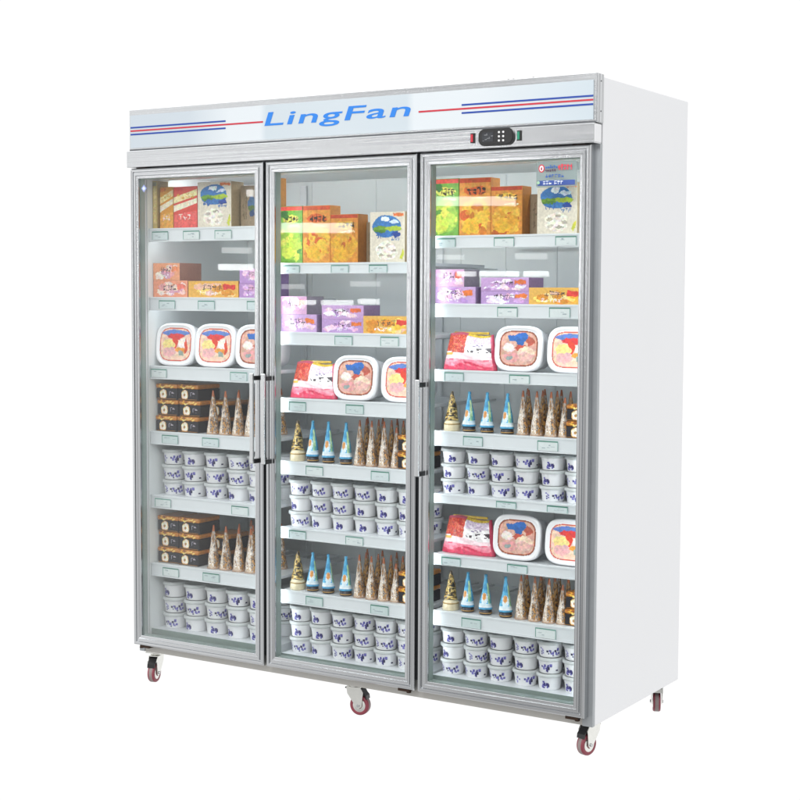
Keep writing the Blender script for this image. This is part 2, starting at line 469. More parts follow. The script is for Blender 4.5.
def text_mesh(txt, size, shear, parent, name, mat, loc, sx, space=1.0, ext=0.0004):
    cu = bpy.data.curves.new(name, 'FONT'); cu.body = txt; cu.size = size; cu.shear = shear; cu.extrude = ext; cu.offset = 0.0006; cu.space_character = space
    o = bpy.data.objects.new(name, cu); COL.objects.link(o)
    dg = bpy.context.evaluated_depsgraph_get()
    me = bpy.data.meshes.new_from_object(o.evaluated_get(dg))
    bpy.data.objects.remove(o); me.name = name
    xs = [v.co.x for v in me.vertices]; ys = [v.co.y for v in me.vertices]
    x0, w = min(xs), max(xs) - min(xs)
    k = sx / w
    for v in me.vertices:
        x, y, z = v.co
        v.co = ((x - x0) * k, -z, y)
    me.materials.clear(); me.materials.append(mat)
    r = bpy.data.objects.new(name, me); COL.objects.link(r); r.parent = parent; r.location = loc
    return r
BLUE = plain('letter_blue', '1c78d2', 0.4, 0, 0.02)
text_mesh('LingFan', 0.0625, 0.135, pn, 'lettering', BLUE, (0.598, -0.0031, 1.8490), 0.570, 1.08)

# steel trim rail with the controls
part('trim_rail', MT['steel_x'], lambda m: (m.box(0.0, 1.8, -0.015, 0.034, 1.734, 1.7915, bev=0.0015),))
part('trim_end', MT['white'], lambda m: m.box(1.8002, 1.8016, -0.0125, 0.032, 1.738, 1.789))
def pill(x0, x1, z0, z1, r, n=7):
    pts = []
    for cx, cz, a in ((x1 - r, z1 - r, 0), (x0 + r, z1 - r, 90), (x0 + r, z0 + r, 180), (x1 - r, z0 + r, 270)):
        pts += [(cx + r * math.cos(math.radians(a + 90 * i / n)), cz + r * math.sin(math.radians(a + 90 * i / n))) for i in range(n + 1)]
    return pts
cp = part('control_panel', MT['black'], lambda m: (m.prism(pill(1.420, 1.541, 1.7405, 1.7915, 0.021), -0.0205, -0.0152), m.prism(pill(1.424, 1.537, 1.7445, 1.7875, 0.018), -0.0225, -0.0205)))
part('display_window', plain('display_dark', '34363a', 0.2, 0, 0.4, 200), lambda m: m.box(1.434, 1.472, -0.0233, -0.0226, 1.752, 1.781), cp)
part('display_marks', plain('display_grey', '8a8d90', 0.4, 0, 0.3, 200), lambda m: [m.box(1.437 + (q * 37 % 30) * .001, 1.440 + (q * 37 % 30) * .001 + .004 * (q % 3), -0.0237, -0.02335, 1.755 + q * .0034, 1.7565 + q * .0034) for q in range(7)], cp)
for i in range(2):
    for j in range(3):
        part('key', MT['key'], lambda m: m.lathe([(0.0033, -0.0238), (0.0033, -0.0226)], 12, axis='y', org=(1.492 + i * 0.0145, 0, 1.7545 + j * 0.0125)), cp)
for x, mm in ((1.3905, 'red'), (1.5495, 'green')):
    sw = part('rocker_switch', MT['black'], lambda m: m.box(x, x + 0.0155, -0.0175, -0.0152, 1.7515, 1.7815, bev=0.0006))
    part('rocker', MT[mm], lambda m: m.box(x + 0.002, x + 0.0095, -0.0195, -0.0176, 1.755, 1.778, bev=0.0005), sw)

# doors: a mitred hollow profile, glass, handle, hinges
def ringframe(m, x0, x1, z0, z1, prof):
    """prof: (inset from the outer edge, y); mitred all round"""
    rr = []
    for ins, y in prof:
        rr.append([(x0 + ins, y, z0 + ins), (x1 - ins, y, z0 + ins), (x1 - ins, y, z1 - ins), (x0 + ins, y, z1 - ins)])
    n = len(rr); b = len(m.v)
    for r in rr: m.v += r
    for i in range(n):
        j = (i + 1) % n
        for k in range(4):
            k2 = (k + 1) % 4
            m.face([b + i * 4 + k, b + i * 4 + k2, b + j * 4 + k2, b + j * 4 + k], mi=0 if k % 2 else 1)
PROF = [(0.0, 0.030), (0.0, 0.004), (0.0015, 0.0015), (0.005, 0.0), (0.0120, 0.0), (0.0134, 0.0042), (0.0160, 0.0042), (0.0176, 0.0), (0.0250, 0.0), (0.0268, 0.0026), (0.0354, 0.0030), (0.036, 0.0036), (0.036, 0.0315)]
DOORS = [(0.001, 0.587), (0.5988, 1.1885), (1.2012, 1.784)]
DZ0, DZ1 = 0.030, 1.7315
for i, (x0, x1) in enumerate(DOORS):
    m = MB(); ringframe(m, x0, x1, DZ0, DZ1, PROF)
    d = m.build('door', [MT['steel_z'], MT['steel_x']], FZ)
    ix0, ix1, iz0, iz1 = x0 + 0.036, x1 - 0.036, DZ0 + 0.036, DZ1 - 0.036
    m = MB(); m.box(ix0 - 0.002, ix1 + 0.002, 0.0072, 0.0112, iz0 - 0.002, iz1 + 0.002); m.build('glass_pane', MT['glass'], d)
    m = MB(); ringframe(m, ix0 - 0.0005, ix1 + 0.0005, iz0 - 0.0005, iz1 + 0.0005, [(0.0, 0.0118), (0.0022, 0.0118), (0.0022, 0.0355), (0.0, 0.0355)]); m.build('glass_spacer', MT['spacer'], d)
    m = MB(); ringframe(m, x0 + 0.003, x1 - 0.003, DZ0 + 0.003, DZ1 - 0.003, [(0.0, 0.0302), (0.031, 0.0302), (0.031, 0.0355), (0.0, 0.0355)]); m.build('door_gasket', MT['gasket'], d)
    hx = x1 - 0.018 if i == 0 else x0 + 0.018
    m = MB()
    m.box(hx - 0.0075, hx + 0.0075, -0.042, -0.033, 0.724, 1.028, bev=0.0025)
    h = m.build('door_handle', MT['handle'], d)
    for z in (1.0115, 0.732):
        m = MB(); m.box(hx - 0.004, hx + 0.009, -0.0328, -0.0003, z - 0.0075, z + 0.0075, bev=0.001); m.build('handle_bracket', MT['black'], h)
    gx = x0 + 0.045 if i == 0 else x1 - 0.045
    for z0, z1 in ((0.0215, 0.0292), (1.7322, 1.7339)):
        m = MB()
        m.box(gx - 0.018, gx + 0.024, 0.004, 0.034, z0, z1, bev=0.0006)
        m.lathe([(0.008, z0 - 0.004), (0.008, z0 - 0.0002)], 14, org=(gx + (0.018 if i else -0.018), 0.014, 0))
        m.build('hinge', MT['rust'], d)

# stickers on the glass (they swing with the door)
d3 = [o for o in FZ.children if o.name.startswith('door')][2]
d1 = [o for o in FZ.children if o.name.startswith('door')][0]
clear = glass('sticker_film', (0.80, 0.85, 0.86), 1.0)
_t = clear.node_tree
_m2 = _t.nodes.new('ShaderNodeMixShader'); _m2.inputs[0].default_value = 0.45
_df = _t.nodes.new('ShaderNodeBsdfDiffuse'); _df.inputs[0].default_value = lin('aebcba') + (1,)
_o = [n for n in _t.nodes if n.type == 'OUTPUT_MATERIAL'][0]
_t.links.new(_o.inputs[0].links[0].from_socket, _m2.inputs[1]); _t.links.new(_df.outputs[0], _m2.inputs[2]); _t.links.new(_m2.outputs[0], _o.inputs[0])
m = MB(); m.prism(pill(1.604, 1.737, 1.612, 1.688, 0.006), 0.0058, 0.0071); st = m.build('door_sticker', clear, d3)
P = Print(0.0057, 0.00012)
P.rect(1.609, 1.617, 1.731, 1.632, '3a559e')
P.ell(1.6215, 1.668, 0.010, 0.012, 'c8283c'); P.ell(1.6215, 1.668, 0.0066, 0.0085, 'e6ecee'); P.ell(1.6215, 1.667, 0.0026, 0.005, 'a8304a')
P.strokes(1.634, 1.667, 1.675, 1.676, 6, '2a5fae', 0.22)
P.strokes(1.676, 1.661, 1.724, 1.678, 5, 'd83a4e', 0.2)
P.strokes(1.634, 1.657, 1.672, 1.6635, 5, '503048', 0.26)
P.strokes(1.636, 1.6395, 1.700, 1.650, 6, '24509c', 0.2)
P.strokes(1.630, 1.6195, 1.660, 1.6295, 3, 'e8eef6', 0.16); P.strokes(1.668, 1.6195, 1.698, 1.6295, 3, 'e8eef6', 0.16)
P.ell(1.6165, 1.6255, 0.005, 0.0048, '9cc4a0')
P.build('sticker_print', st, crisp=True)
m = MB(); c = (0.060, 1.661)
m.prism([(c[0] - 0.013, c[1]), (c[0], c[1] - 0.013), (c[0] + 0.013, c[1]), (c[0], c[1] + 0.013)], 0.0063, 0.0071, H('9aa6d8'))
m.prism([(c[0] - 0.007, c[1]), (c[0], c[1] - 0.007), (c[0] + 0.007, c[1]), (c[0], c[1] + 0.007)], 0.0058, 0.0062, H('d8e2f4'))
m.build('door_sticker', MT['decal'], d1)

# castors
def caster(x, y, rz, hgt=0.113):
    """swivel castor; local x is the rolling direction, the wheel trails towards +x"""
    m = MB()
    m.box(-0.034, 0.034, -0.028, 0.028, -0.006, -0.0006, bev=0.001)
    m.lathe([(0.020, -0.0165), (0.022, -0.012), (0.020, -0.0065)], 20)
    R = 0.0345; ax, az_ = 0.020, -hgt + R
    o = m.build('castor', MT['zinc'], FZ, (x, y, 0.0), (0, 0, rz))
    m = MB()
    out_ = [(-0.024, -0.0170), (0.026, -0.0170), (0.037, -0.034), (ax + 0.011, az_ - 0.004), (ax, az_ - 0.011), (ax - 0.010, az_ - 0.003), (-0.020, -0.040)]
    for s in (-1, 1):
        y0, y1 = sorted((s * 0.0165, s * 0.0190)); m.prism(out_, y0, y1)
    m.box(-0.024, 0.026, -0.0164, 0.0164, -0.0195, -0.0167)
    m.prism([(-0.0235, -0.0196), (-0.0215, -0.0196), (-0.017, -0.040), (-0.020, -0.040)], -0.0163, 0.0163)
    f = m.build('castor_fork', MT['zinc'], o)
    for s in (-1, 1):
        a_, b_ = sorted((s * 0.0192, s * 0.0225))
        m = MB(); m.lathe([(0.0055, a_), (0.0055, b_)], 6, axis='y', org=(ax, 0, az_)); m.build('axle_nut', MT['steel'], f)
    m = MB()
    m.lathe([(0.012, -0.0132), (0.020, -0.0132), (0.0225, -0.0118), (0.0235, -0.0126), (0.0315, -0.0126), (R - 0.0005, -0.0095), (R, -0.006), (R, 0.006), (R - 0.0005, 0.0095), (0.0315, 0.0126), (0.0235, 0.0126), (0.0225, 0.0118), (0.020, 0.0132), (0.012, 0.0132)], 40,
            axis='y', org=(ax, 0, az_))
    for i, f_ in enumerate(m.f):                      # tread and hub are grey, the flanks wine red
        k = i // 40
        m.mi[i] = 1 if k in (6,) else (2 if k in (0, 1, 11, 12) else 0)
    m.build('wheel', [MT['tyre'], MT['tread'], MT['zinc']], o)
    m = MB(); m.prism([(-0.030, -0.020), (0.012, -0.0195), (0.030, -0.025), (0.047, -0.043), (0.049, -0.056), (0.045, -0.056), (0.042, -0.045), (0.027, -0.029), (0.010, -0.0235), (-0.030, -0.024)], -0.0145, 0.0145)
    m.build('brake_guard', MT['black'], o)
    return o
caster(0.044, 0.074, math.radians(-73))
caster(0.896, 0.100, math.radians(10))
caster(1.749, 0.128, math.radians(-105))
caster(1.742, 0.668, math.radians(115))

# ------------------------------------------------------------------ shelves
LEVELS = [[1.521, 1.277, 1.032, 0.797, 0.566, 0.318, 0.077],
          [1.394, 1.163, 0.940, 0.725, 0.499, 0.282, 0.062],
          [1.475, 1.262, 1.054, 0.859, 0.658, 0.465, 0.281, 0.070]]
SX = [(0.0275, 0.5735), (0.6065, 1.1795), (1.2125, 1.7705)]
RAILH = [(0.045,) * 7, (0.033, 0.041, 0.046, 0.043, 0.036, 0.042, 0.012), (0.036, 0.040, 0.035, 0.045, 0.027, 0.033, 0.045, 0.010)]
TAGS = {(2, 0): (1.223, 1.43, 1.64), (2, 1): (1.444, 1.622), (2, 2): (1.256, 1.488), (2, 3): (1.326, 1.587), (2, 4): (1.446, 1.622), (2, 5): (1.25, 1.487), (2, 6): (1.325, 1.587),
        (1, 0): (0.622, 0.82, 0.97), (1, 1): (0.835, 1.015), (1, 2): (0.648, 0.88), (1, 3): (0.718, 0.98), (1, 4): (0.648, 0.88), (1, 5): (0.718, 0.98),
        (0, 0): (0.045, 0.188, 0.33), (0, 1): (0.075, 0.254, 0.47), (0, 2): (0.034, 0.396), (0, 3): (0.085, 0.27), (0, 4): (0.05, 0.40), (0, 5): (0.085, 0.27)}
for di in range(3):
    x0, x1 = SX[di]
    for li, z in enumerate(LEVELS[di]):
        last = li == len(LEVELS[di]) - 1
        m = MB()
        if last:
            m.box(x0, x1, 0.0715, 0.60, 0.0455, z)
            sh = m.build('bottom_tray', MT['shelf'], FZ)
            m = MB(); m.box(x0, x1, 0.068, 0.0712, 0.058, z + 0.002); m.build('price_rail', MT['spacer'], sh)
            continue
        m.box(x0, x1, 0.0725, 0.46, z - 0.010, z)                        # deck
        for k in range(9): m.box(x0 + 0.03 + k * (x1 - x0 - 0.07) / 8, x0 + 0.036 + k * (x1 - x0 - 0.07) / 8, 0.08, 0.62, z - 0.016, z - 0.0102)
        m.box(x0, x1, 0.6135, 0.6195, z - 0.0165, z - 0.0095)
        sh = m.build('shelf', MT['shelf'], FZ)
        rh = RAILH[di][li]
        m = MB(); m.box(x0, x1, 0.0690, 0.0722, z - rh, z + 0.003, bev=0.0008)
        m.box(x0, x1, 0.0668, 0.0689, z - rh, z - rh + 0.005); m.box(x0, x1, 0.0668, 0.0689, z - 0.003, z + 0.002)
        m.build('price_rail', MT['rail'], sh)
        # unseen tube added under the deck to brighten the compartment below
        ty = 0.088
        if li < 2: m = MB(); m.lathe([(0.0042, x0 + 0.02), (0.0042, x1 - 0.09)], 10, axis='x', org=(0, ty, z - 0.0215)); m.build('light_tube', MT['led_low'], sh)
        for tx in TAGS.get((di, li), ()):
            w = 0.070 if di else 0.074
            h = min(0.030, rh * 0.76)
            m = MB()
            zc = z - rh * 0.5 - 0.001
            dg_ = random.uniform(-.0012, .0012)
            m.box(tx, tx + w, 0.0650, 0.0660, zc - h / 2, zc + h / 2, H(random.choice(['ccd8da', 'd6dede', 'c4d2d2'])))
            m.box(tx, tx + w, 0.0643, 0.0649, zc + h / 2 - 0.0036, zc + h / 2, H(random.choice(['4f8a7a', '3f7d6c', '6a9a8e'])))
            m.box(tx, tx + 0.0020, 0.0643, 0.0649, zc - h / 2, zc + h / 2 - 0.0038, H('6a9a90'))
            m.box(tx + w - 0.0020, tx + w, 0.0643, 0.0649, zc - h / 2, zc + h / 2 - 0.0038, H('7aa49c'))
            for q in range(random.randint(2, 5)):
                a_ = tx + random.uniform(.006, w - .022); b_ = zc + random.uniform(-.009, .005)
                m.box(a_, a_ + random.uniform(.006, .015), 0.0645 + q * .00008, 0.06495, b_, b_ + random.uniform(.0015, .0035), H(random.choice(['aab8bc', 'b8c4c6', '98a8ae'])))
            m.build('price_tag', MT['decal'], sh)

# unseen tubes added to brighten the interior: under the ceiling and along the posts
for x0, x1 in SX:
    part('light_tube', MT['led_top'], lambda m: m.lathe([(0.003, x0 + 0.03), (0.003, x1 - 0.03)], 12, axis='x', org=(0, 0.20, 1.7122)))
for x0, x1 in DOORS:
    for x in (x0 + 0.013, x1 - 0.013):
        if x < 0.03: continue
        if x > 1.768: x = 1.7655
        part('light_tube', MT['led'], lambda m: m.lathe([(0.005, 0.09), (0.005, 1.69)], 12, org=(x, 0.0545 if abs(x - 0.9) < 0.8 else 0.070, 0)))

# ================================================================== goods
DN = ['left', 'middle', 'right']
XO = [0.0, 0.607, 1.215]                 # where each door's goods begin
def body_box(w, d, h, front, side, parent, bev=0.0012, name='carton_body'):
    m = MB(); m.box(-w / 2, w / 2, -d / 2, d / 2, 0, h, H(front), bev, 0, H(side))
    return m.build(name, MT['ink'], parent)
Y0 = 0.088                               # fronts of the goods

# ---- cartons on the top shelves
def fruit_art(w, h, d, base, mid, blob, title):
    P = Print(-d / 2 - 0.0002)
    P.rect(-w * .49, 0.003, w * .49, h * .99, base)
    P.ell(0, h * .36, w * .46, h * .30, mid, wob=.08)
    for _ in range(26):
        P.ell(random.uniform(-.38, .38) * w, random.uniform(.07, .56) * h, w * random.uniform(.06, .15), w * random.uniform(.05, .13), random.choice(blob), 14, wob=.2)
    P.ell(-w * .12, h * .20, w * .26, w * .2, blob[0], wob=.1); P.ell(w * .2, h * .32, w * .18, w * .17, blob[1], wob=.1)
    P.rect(-w * .49, h * .92, w * .49, h * .99, title)
    P.ell(0, h * .78, w * .36, h * .075, blob[-1], wob=.1)
    P.strokes(-w * .25, h * .72, w * .36, h * .83, 4, '2e1c12', .2)
    P.strokes(-w * .1, h * .63, w * .4, h * .67, 6, 'f4e6c0', .2)
    return P
def make_fruit(kind, w, h, d, label):
    t = thing('carton', label, 'carton')
    if kind == 'green':
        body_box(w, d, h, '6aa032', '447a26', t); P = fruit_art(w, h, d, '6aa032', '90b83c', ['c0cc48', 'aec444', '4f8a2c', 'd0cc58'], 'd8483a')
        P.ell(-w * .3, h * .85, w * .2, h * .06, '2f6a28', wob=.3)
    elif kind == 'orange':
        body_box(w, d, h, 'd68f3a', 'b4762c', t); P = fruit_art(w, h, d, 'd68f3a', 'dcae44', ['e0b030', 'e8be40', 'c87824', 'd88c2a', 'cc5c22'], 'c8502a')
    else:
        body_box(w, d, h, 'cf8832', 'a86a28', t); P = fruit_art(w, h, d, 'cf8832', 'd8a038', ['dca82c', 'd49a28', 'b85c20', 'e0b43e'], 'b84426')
    P.build('carton_print', t)
    return t
def make_milk(w, h, d, label):
    t = thing('carton', label, 'carton')
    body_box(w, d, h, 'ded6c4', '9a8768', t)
    P = Print(-d / 2 - 0.0002)
    P.ell(-w * .02, h * .72, w * .40, h * .22, '3a78b8', wob=.04)
    P.ell(-w * .05, h * .86, w * .12, h * .05, 'e6f0f6', wob=.15)
    P.ell(w * .2, h * .80, w * .13, h * .035, 'cfe0ee', wob=.2)
    P.ell(-w * .18, h * .66, w * .22, h * .06, '6a9a2e', wob=.06); P.ell(w * .17, h * .67, w * .23, h * .055, 'a4c038', wob=.06)
    P.ell(-w * .2, h * .62, w * .17, h * .035, '4c7e2a')
    P.strokes(-w * .34, h * .49, w * .0, h * .60, 3, '2f62a8', .2); P.ell(w * .25, h * .56, w * .12, h * .055, '24489a', wob=.15)
    P.strokes(w * .1, h * .44, w * .36, h * .50, 3, '6a88b8', .2)
    P.ell(-w * .02, h * .24, w * .30, h * .19, 'efe9dc', wob=.06)
    for k in range(5): P.ell(-w * .02 + w * .2 * math.cos(k * 1.3), h * .24 + h * .12 * math.sin(k * 1.3), w * .08, h * .03, random.choice(['b8b0a0', 'ccc4b4', 'a8a294']), wob=.2)
    P.poly([(w * .36, h * .1), (w * .47, h * .3), (w * .48, h * .14), (w * .42, h * .05)], 'c8cc48')
    P.rect(w * .18, h * .91, w * .47, h * .975, 'e07840')
    P.build('carton_print', t)
    return t
def make_kraft(w, h, d, label):
    t = thing('carton', label, 'carton')
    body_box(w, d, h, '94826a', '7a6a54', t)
    P = Print(-d / 2 - 0.0002)
    P.ell(w * .18, h * .58, w * .24, h * .17, '4a6a90', wob=.08); P.ell(w * .2, h * .46, w * .22, h * .08, '56703c', wob=.1)
    P.ell(w * .22, h * .34, w * .16, h * .08, '344a74', wob=.1)
    P.strokes(-w * .4, h * .2, -w * .1, h * .8, 2, '7a6a52', .06)
    P.build('carton_print', t)
    return t
def make_red(w, h, d, body, side, band, label, low):
    t = thing('carton', label, 'carton')
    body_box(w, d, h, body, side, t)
    P = Print(-d / 2 - 0.0002)
    P.poly([(-w * .49, h * .60), (w * .49, h * .78), (w * .49, h * .93), (-w * .49, h * .75)], band)
    P.strokes(-w * .40, h * .70, w * .40, h * .84, 4, 'd8a838', .1)
    P.poly([(-w * .49, h * .40), (w * .49, h * .60), (w * .49, h * .72), (-w * .49, h * .55)], 'f4ead0')
    P.poly([(-w * .49, h * .03), (w * .49, h * .03), (w * .49, h * .42), (-w * .49, h * .33)], low)
    P.strokes(-w * .3, h * .22, w * .25, h * .36, 3, 'f6e4dc', .14)
    P.rect(-w * .49, h * .90, -w * .1, h * .98, 'd63024' if body != 'e09a34' else 'd87828')
    P.build('carton_print', t)
    return t

for di, sz in ((1, 1.06), (2, 1.0)):
    x, z = XO[di], LEVELS[di][0]
    n = DN[di]
    def put(o, u, dep, yy=0.0): o.location = (x + u, Y0 + yy + dep / 2, z)
    a = make_fruit('green', 0.098, 0.185 * sz, 0.06, f'green fruit carton at the left end of the top shelf, {n} door'); put(a, 0.010, .06, 0.030)
    a = make_fruit('orange', 0.113, 0.184 * sz, 0.06, f'tall orange fruit carton beside the green carton, top shelf, {n} door'); put(a, 0.1185, .06, 0.028)
    a = make_fruit('short', 0.110, 0.154 * sz, 0.06, f'shorter orange carton right of the tall orange one, top shelf, {n} door'); put(a, 0.2320, .06, 0.026)
    a = make_kraft(0.085, 0.130 * sz, 0.06, f'brown carton set back beside the white carton, top shelf, {n} door'); put(a, 0.330, .06, 0.075)
    a = make_milk(0.134, 0.156 * sz, 0.07, f'white carton with blue sky and green hills, top shelf, {n} door'); put(a, 0.4180, .07, 0.0)
z = LEVELS[0][0]
def put1(o, x, dep, yy=0.0): o.location = (x, Y0 + yy + dep / 2, z)
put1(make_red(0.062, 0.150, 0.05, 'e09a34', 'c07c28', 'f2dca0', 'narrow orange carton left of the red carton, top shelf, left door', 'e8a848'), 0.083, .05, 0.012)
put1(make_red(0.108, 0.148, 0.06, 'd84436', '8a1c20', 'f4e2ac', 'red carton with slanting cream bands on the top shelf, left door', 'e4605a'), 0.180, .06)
put1(make_milk(0.150, 0.160, 0.07, 'white carton with blue sky and green hills, top shelf, left door'), 0.310, .07)
put1(make_kraft(0.070, 0.145, 0.06, 'brown carton right of the white carton, top shelf, left door'), 0.430, .06, 0.04)
put1(make_fruit('orange', 0.085, 0.168, 0.06, 'orange fruit carton at the right end of the top shelf, left door'), 0.512, .06, 0.03)
t = thing('carton', 'thin yellow carton standing edge-on at the left wall, top shelf, left door', 'carton')
body_box(0.022, 0.06, 0.172, 'b79f5c', '8f7a42', t); P = Print(-0.0302); P.rect(-.006, .02, .006, .15, 'cdb878'); P.rect(-.009, .155, .009, .168, '8a8a6a'); P.build('carton_print', t); put1(t, 0.0385, .06)

# ---- flat boxes on the second shelves
def make_flat(w, h, d, base, side, blobs, label, tag='e2783a', top=None):
    t = thing('flat_box', label, 'box')
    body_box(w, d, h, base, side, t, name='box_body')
    P = Print(-d / 2 - 0.0002)
    for _ in range(16):
        rx = w * random.uniform(.05, .16); rz = h * random.uniform(.10, .24)
        cx = random.uniform(-.49 * w + rx, .49 * w - rx); cz = random.uniform(.04 * h + rz, .96 * h - rz)
        P.ell(cx, cz, rx * .9, rz * .9, random.choice(blobs), 14, wob=.15)
    P.strokes(-w * .22, h * .45, w * .18, h * .78, 4, '40343c', .1)
    P.strokes(-w * .28, h * .18, w * .10, h * .36, 5, 'f4eef4', .12)
    P.rect(w * .20, h * .52, w * .44, h * .80, tag)
    P.build('box_print', t)
    return t
LIL = ['d4b0dc', 'ecdcf0', 'b488c4', 'f4eaf4', 'e4b4d0', 'c89ccc', 'f0d0e0']
PNK = ['f4c8c0', 'f0d8c8', 'e8a0a0', 'f6e6dc', 'e0b090', 'd8a0b8']
YEL = ['f0c040', 'e8a838', 'f4d870', 'd89030', 'e8b8a0', 'f0d090']
for di, s in ((1, 1.10), (2, 1.0)):
    x, z, n = XO[di], LEVELS[di][1], DN[di]
    def put(o, u, dep, dz=0.0, yy=0.004): o.location = (x + u, Y0 + yy + dep / 2, z + dz)
    h1, h2 = 0.056 * s, 0.055 * s
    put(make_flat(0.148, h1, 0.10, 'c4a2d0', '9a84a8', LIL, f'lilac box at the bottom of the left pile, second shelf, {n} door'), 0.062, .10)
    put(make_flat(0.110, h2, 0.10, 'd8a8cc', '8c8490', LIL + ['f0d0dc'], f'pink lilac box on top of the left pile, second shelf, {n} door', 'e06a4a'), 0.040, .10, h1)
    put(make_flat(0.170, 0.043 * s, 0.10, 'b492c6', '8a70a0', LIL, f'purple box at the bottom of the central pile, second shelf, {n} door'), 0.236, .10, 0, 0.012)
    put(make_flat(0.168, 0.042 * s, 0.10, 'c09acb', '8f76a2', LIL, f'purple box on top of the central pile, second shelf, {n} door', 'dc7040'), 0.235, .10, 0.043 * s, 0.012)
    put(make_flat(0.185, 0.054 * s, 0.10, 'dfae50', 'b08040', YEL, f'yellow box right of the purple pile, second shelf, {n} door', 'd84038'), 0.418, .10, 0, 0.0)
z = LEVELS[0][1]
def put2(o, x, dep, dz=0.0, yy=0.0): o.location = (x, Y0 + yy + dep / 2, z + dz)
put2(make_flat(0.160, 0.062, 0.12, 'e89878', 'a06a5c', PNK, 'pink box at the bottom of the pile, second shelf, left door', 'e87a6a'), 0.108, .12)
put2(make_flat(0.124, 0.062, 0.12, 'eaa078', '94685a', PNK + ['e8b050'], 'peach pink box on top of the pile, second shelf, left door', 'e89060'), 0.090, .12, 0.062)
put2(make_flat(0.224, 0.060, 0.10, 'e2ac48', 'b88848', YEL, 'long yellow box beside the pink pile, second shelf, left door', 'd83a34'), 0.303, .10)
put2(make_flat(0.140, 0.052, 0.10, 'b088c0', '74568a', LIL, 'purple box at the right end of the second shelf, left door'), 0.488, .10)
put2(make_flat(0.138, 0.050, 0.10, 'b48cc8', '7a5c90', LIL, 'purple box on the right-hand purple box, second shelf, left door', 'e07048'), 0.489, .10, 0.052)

# ---- tubs stood on edge, lids to the front
def superell(w, h, n=40, p=3.6):
    pts = []
    for i in range(n):
        a = 2 * math.pi * i / n
        c, s = math.cos(a), math.sin(a)
        pts.append((w / 2 * math.copysign(abs(c) ** (2 / p), c), h / 2 * math.copysign(abs(s) ** (2 / p), s)))
    return pts
def make_tub(label, art):
    t = thing('tub', label, 'ice cream tub')
    w, h = 0.166, 0.142
    body = bpy.data.objects.new('x', None); bpy.data.objects.remove(body)
    cz = h / 2
    def ring(sw, sh, y): return [(x, y, zz + cz) for x, zz in superell(sw, sh)]
    m = MB(); m.rings([ring(w * .93, h * .93, 0.0), ring(w * .93, h * .93, 0.012), ring(w * .84, h * .84, 0.075), ring(w * .78, h * .78, 0.080)], H('f0f0f4'))
    b = m.build('tub_body', MT['cup'], t)
    m = MB()
    m.rings([ring(w, h, 0.004), ring(w, h, -0.012), ring(w * .975, h * .97, -0.018), ring(w * .90, h * .88, -0.018), ring(w * .86, h * .84, -0.0135)], H('f4f4f6'))
    l = m.build('tub_lid', MT['cup'], t)
    P = Print(-0.0137)
    def se(sx, sz, c, ox=0, oz=0): P.poly([(x + ox, zz + cz + oz) for x, zz in superell(w * sx, h * sz, 36)], c)
    W_, H_ = w * .80, h * .78
    if art == 'brown':
        se(.80, .78, '8a4a34'); se(.76, .735, 'c87860'); se(.74, .715, 'd8a898')
        P.ell(0, cz + H_ * .30, W_ * .30, H_ * .12, '2c68b4', wob=.18); P.ell(W_ * .05, cz + H_ * .20, W_ * .12, H_ * .10, '2c60a8', wob=.15)
        P.ell(-W_ * .25, cz + H_ * .02, W_ * .16, H_ * .12, 'e8dcd4', wob=.1); P.ell(W_ * .05, cz + H_ * .02, W_ * .14, H_ * .10, 'c05444', wob=.2)
        P.ell(W_ * .20, cz - H_ * .14, W_ * .22, H_ * .20, 'eed2b8', wob=.05); P.ell(W_ * .2, cz - H_ * .22, W_ * .20, H_ * .12, 'e2b4a8', wob=.08)
        P.ell(-W_ * .2, cz - H_ * .25, W_ * .20, H_ * .12, 'd89a98', wob=.2); P.rect(-W_ * .28, cz - H_ * .3, -W_ * .16, cz - H_ * .2, '8a9a98')
        P.ell(W_ * .30, cz + H_ * .22, W_ * .10, H_ * .12, 'b85a48', wob=.2)
    else:
        se(.80, .78, 'd25a4a'); se(.76, .735, 'f0cab4'); P.ell(0, cz + H_ * .34, W_ * .42, H_ * .10, '5a7cc0', wob=.08)
        P.ell(0, cz + H_ * .24, W_ * .26, H_ * .10, 'd8383c', wob=.2); P.ell(-W_ * .02, cz + H_ * .05, W_ * .10, H_ * .22, 'e0442e', wob=.15)
        P.ell(W_ * .24, cz + H_ * .05, W_ * .15, H_ * .14, 'f2e6e0', wob=.12); P.ell(-W_ * .22, cz - H_ * .02, W_ * .20, H_ * .17, 'f4dc8c', wob=.06)
        P.ell(-W_ * .18, cz - H_ * .22, W_ * .22, H_ * .14, 'e6aeb0', wob=.1); P.ell(W_ * .2, cz - H_ * .16, W_ * .20, H_ * .08, 'ec9a3c', wob=.15)
        P.rect(W_ * .12, cz - H_ * .34, W_ * .28, cz - H_ * .2, '98a49c'); P.ell(W_ * .34, cz - H_ * .05, W_ * .05, H_ * .22, 'd8482e', wob=.1)
    P.build('lid_label', l)
    return t
tubA = make_tub('white tub with a brown-rimmed label', 'brown'); tubB = make_tub('white tub with a red-rimmed label', 'red')
usedA, usedB = [False], [False]
def tub(art, x, z, sc, label, lean=0.10, rz=0.0):
    src, flag = (tubA, usedA) if art == 'brown' else (tubB, usedB)
    loc = (x, Y0 + 0.022, z + 0.0015)
    o = src if not flag[0] else dup(src, loc, rz)
    flag[0] = True
    o.location = loc; o.scale = (sc, sc, sc); o.rotation_euler = (-lean, 0, rz)
    o['label'] = label; o['group'] = 'ice cream tubs stood on edge'
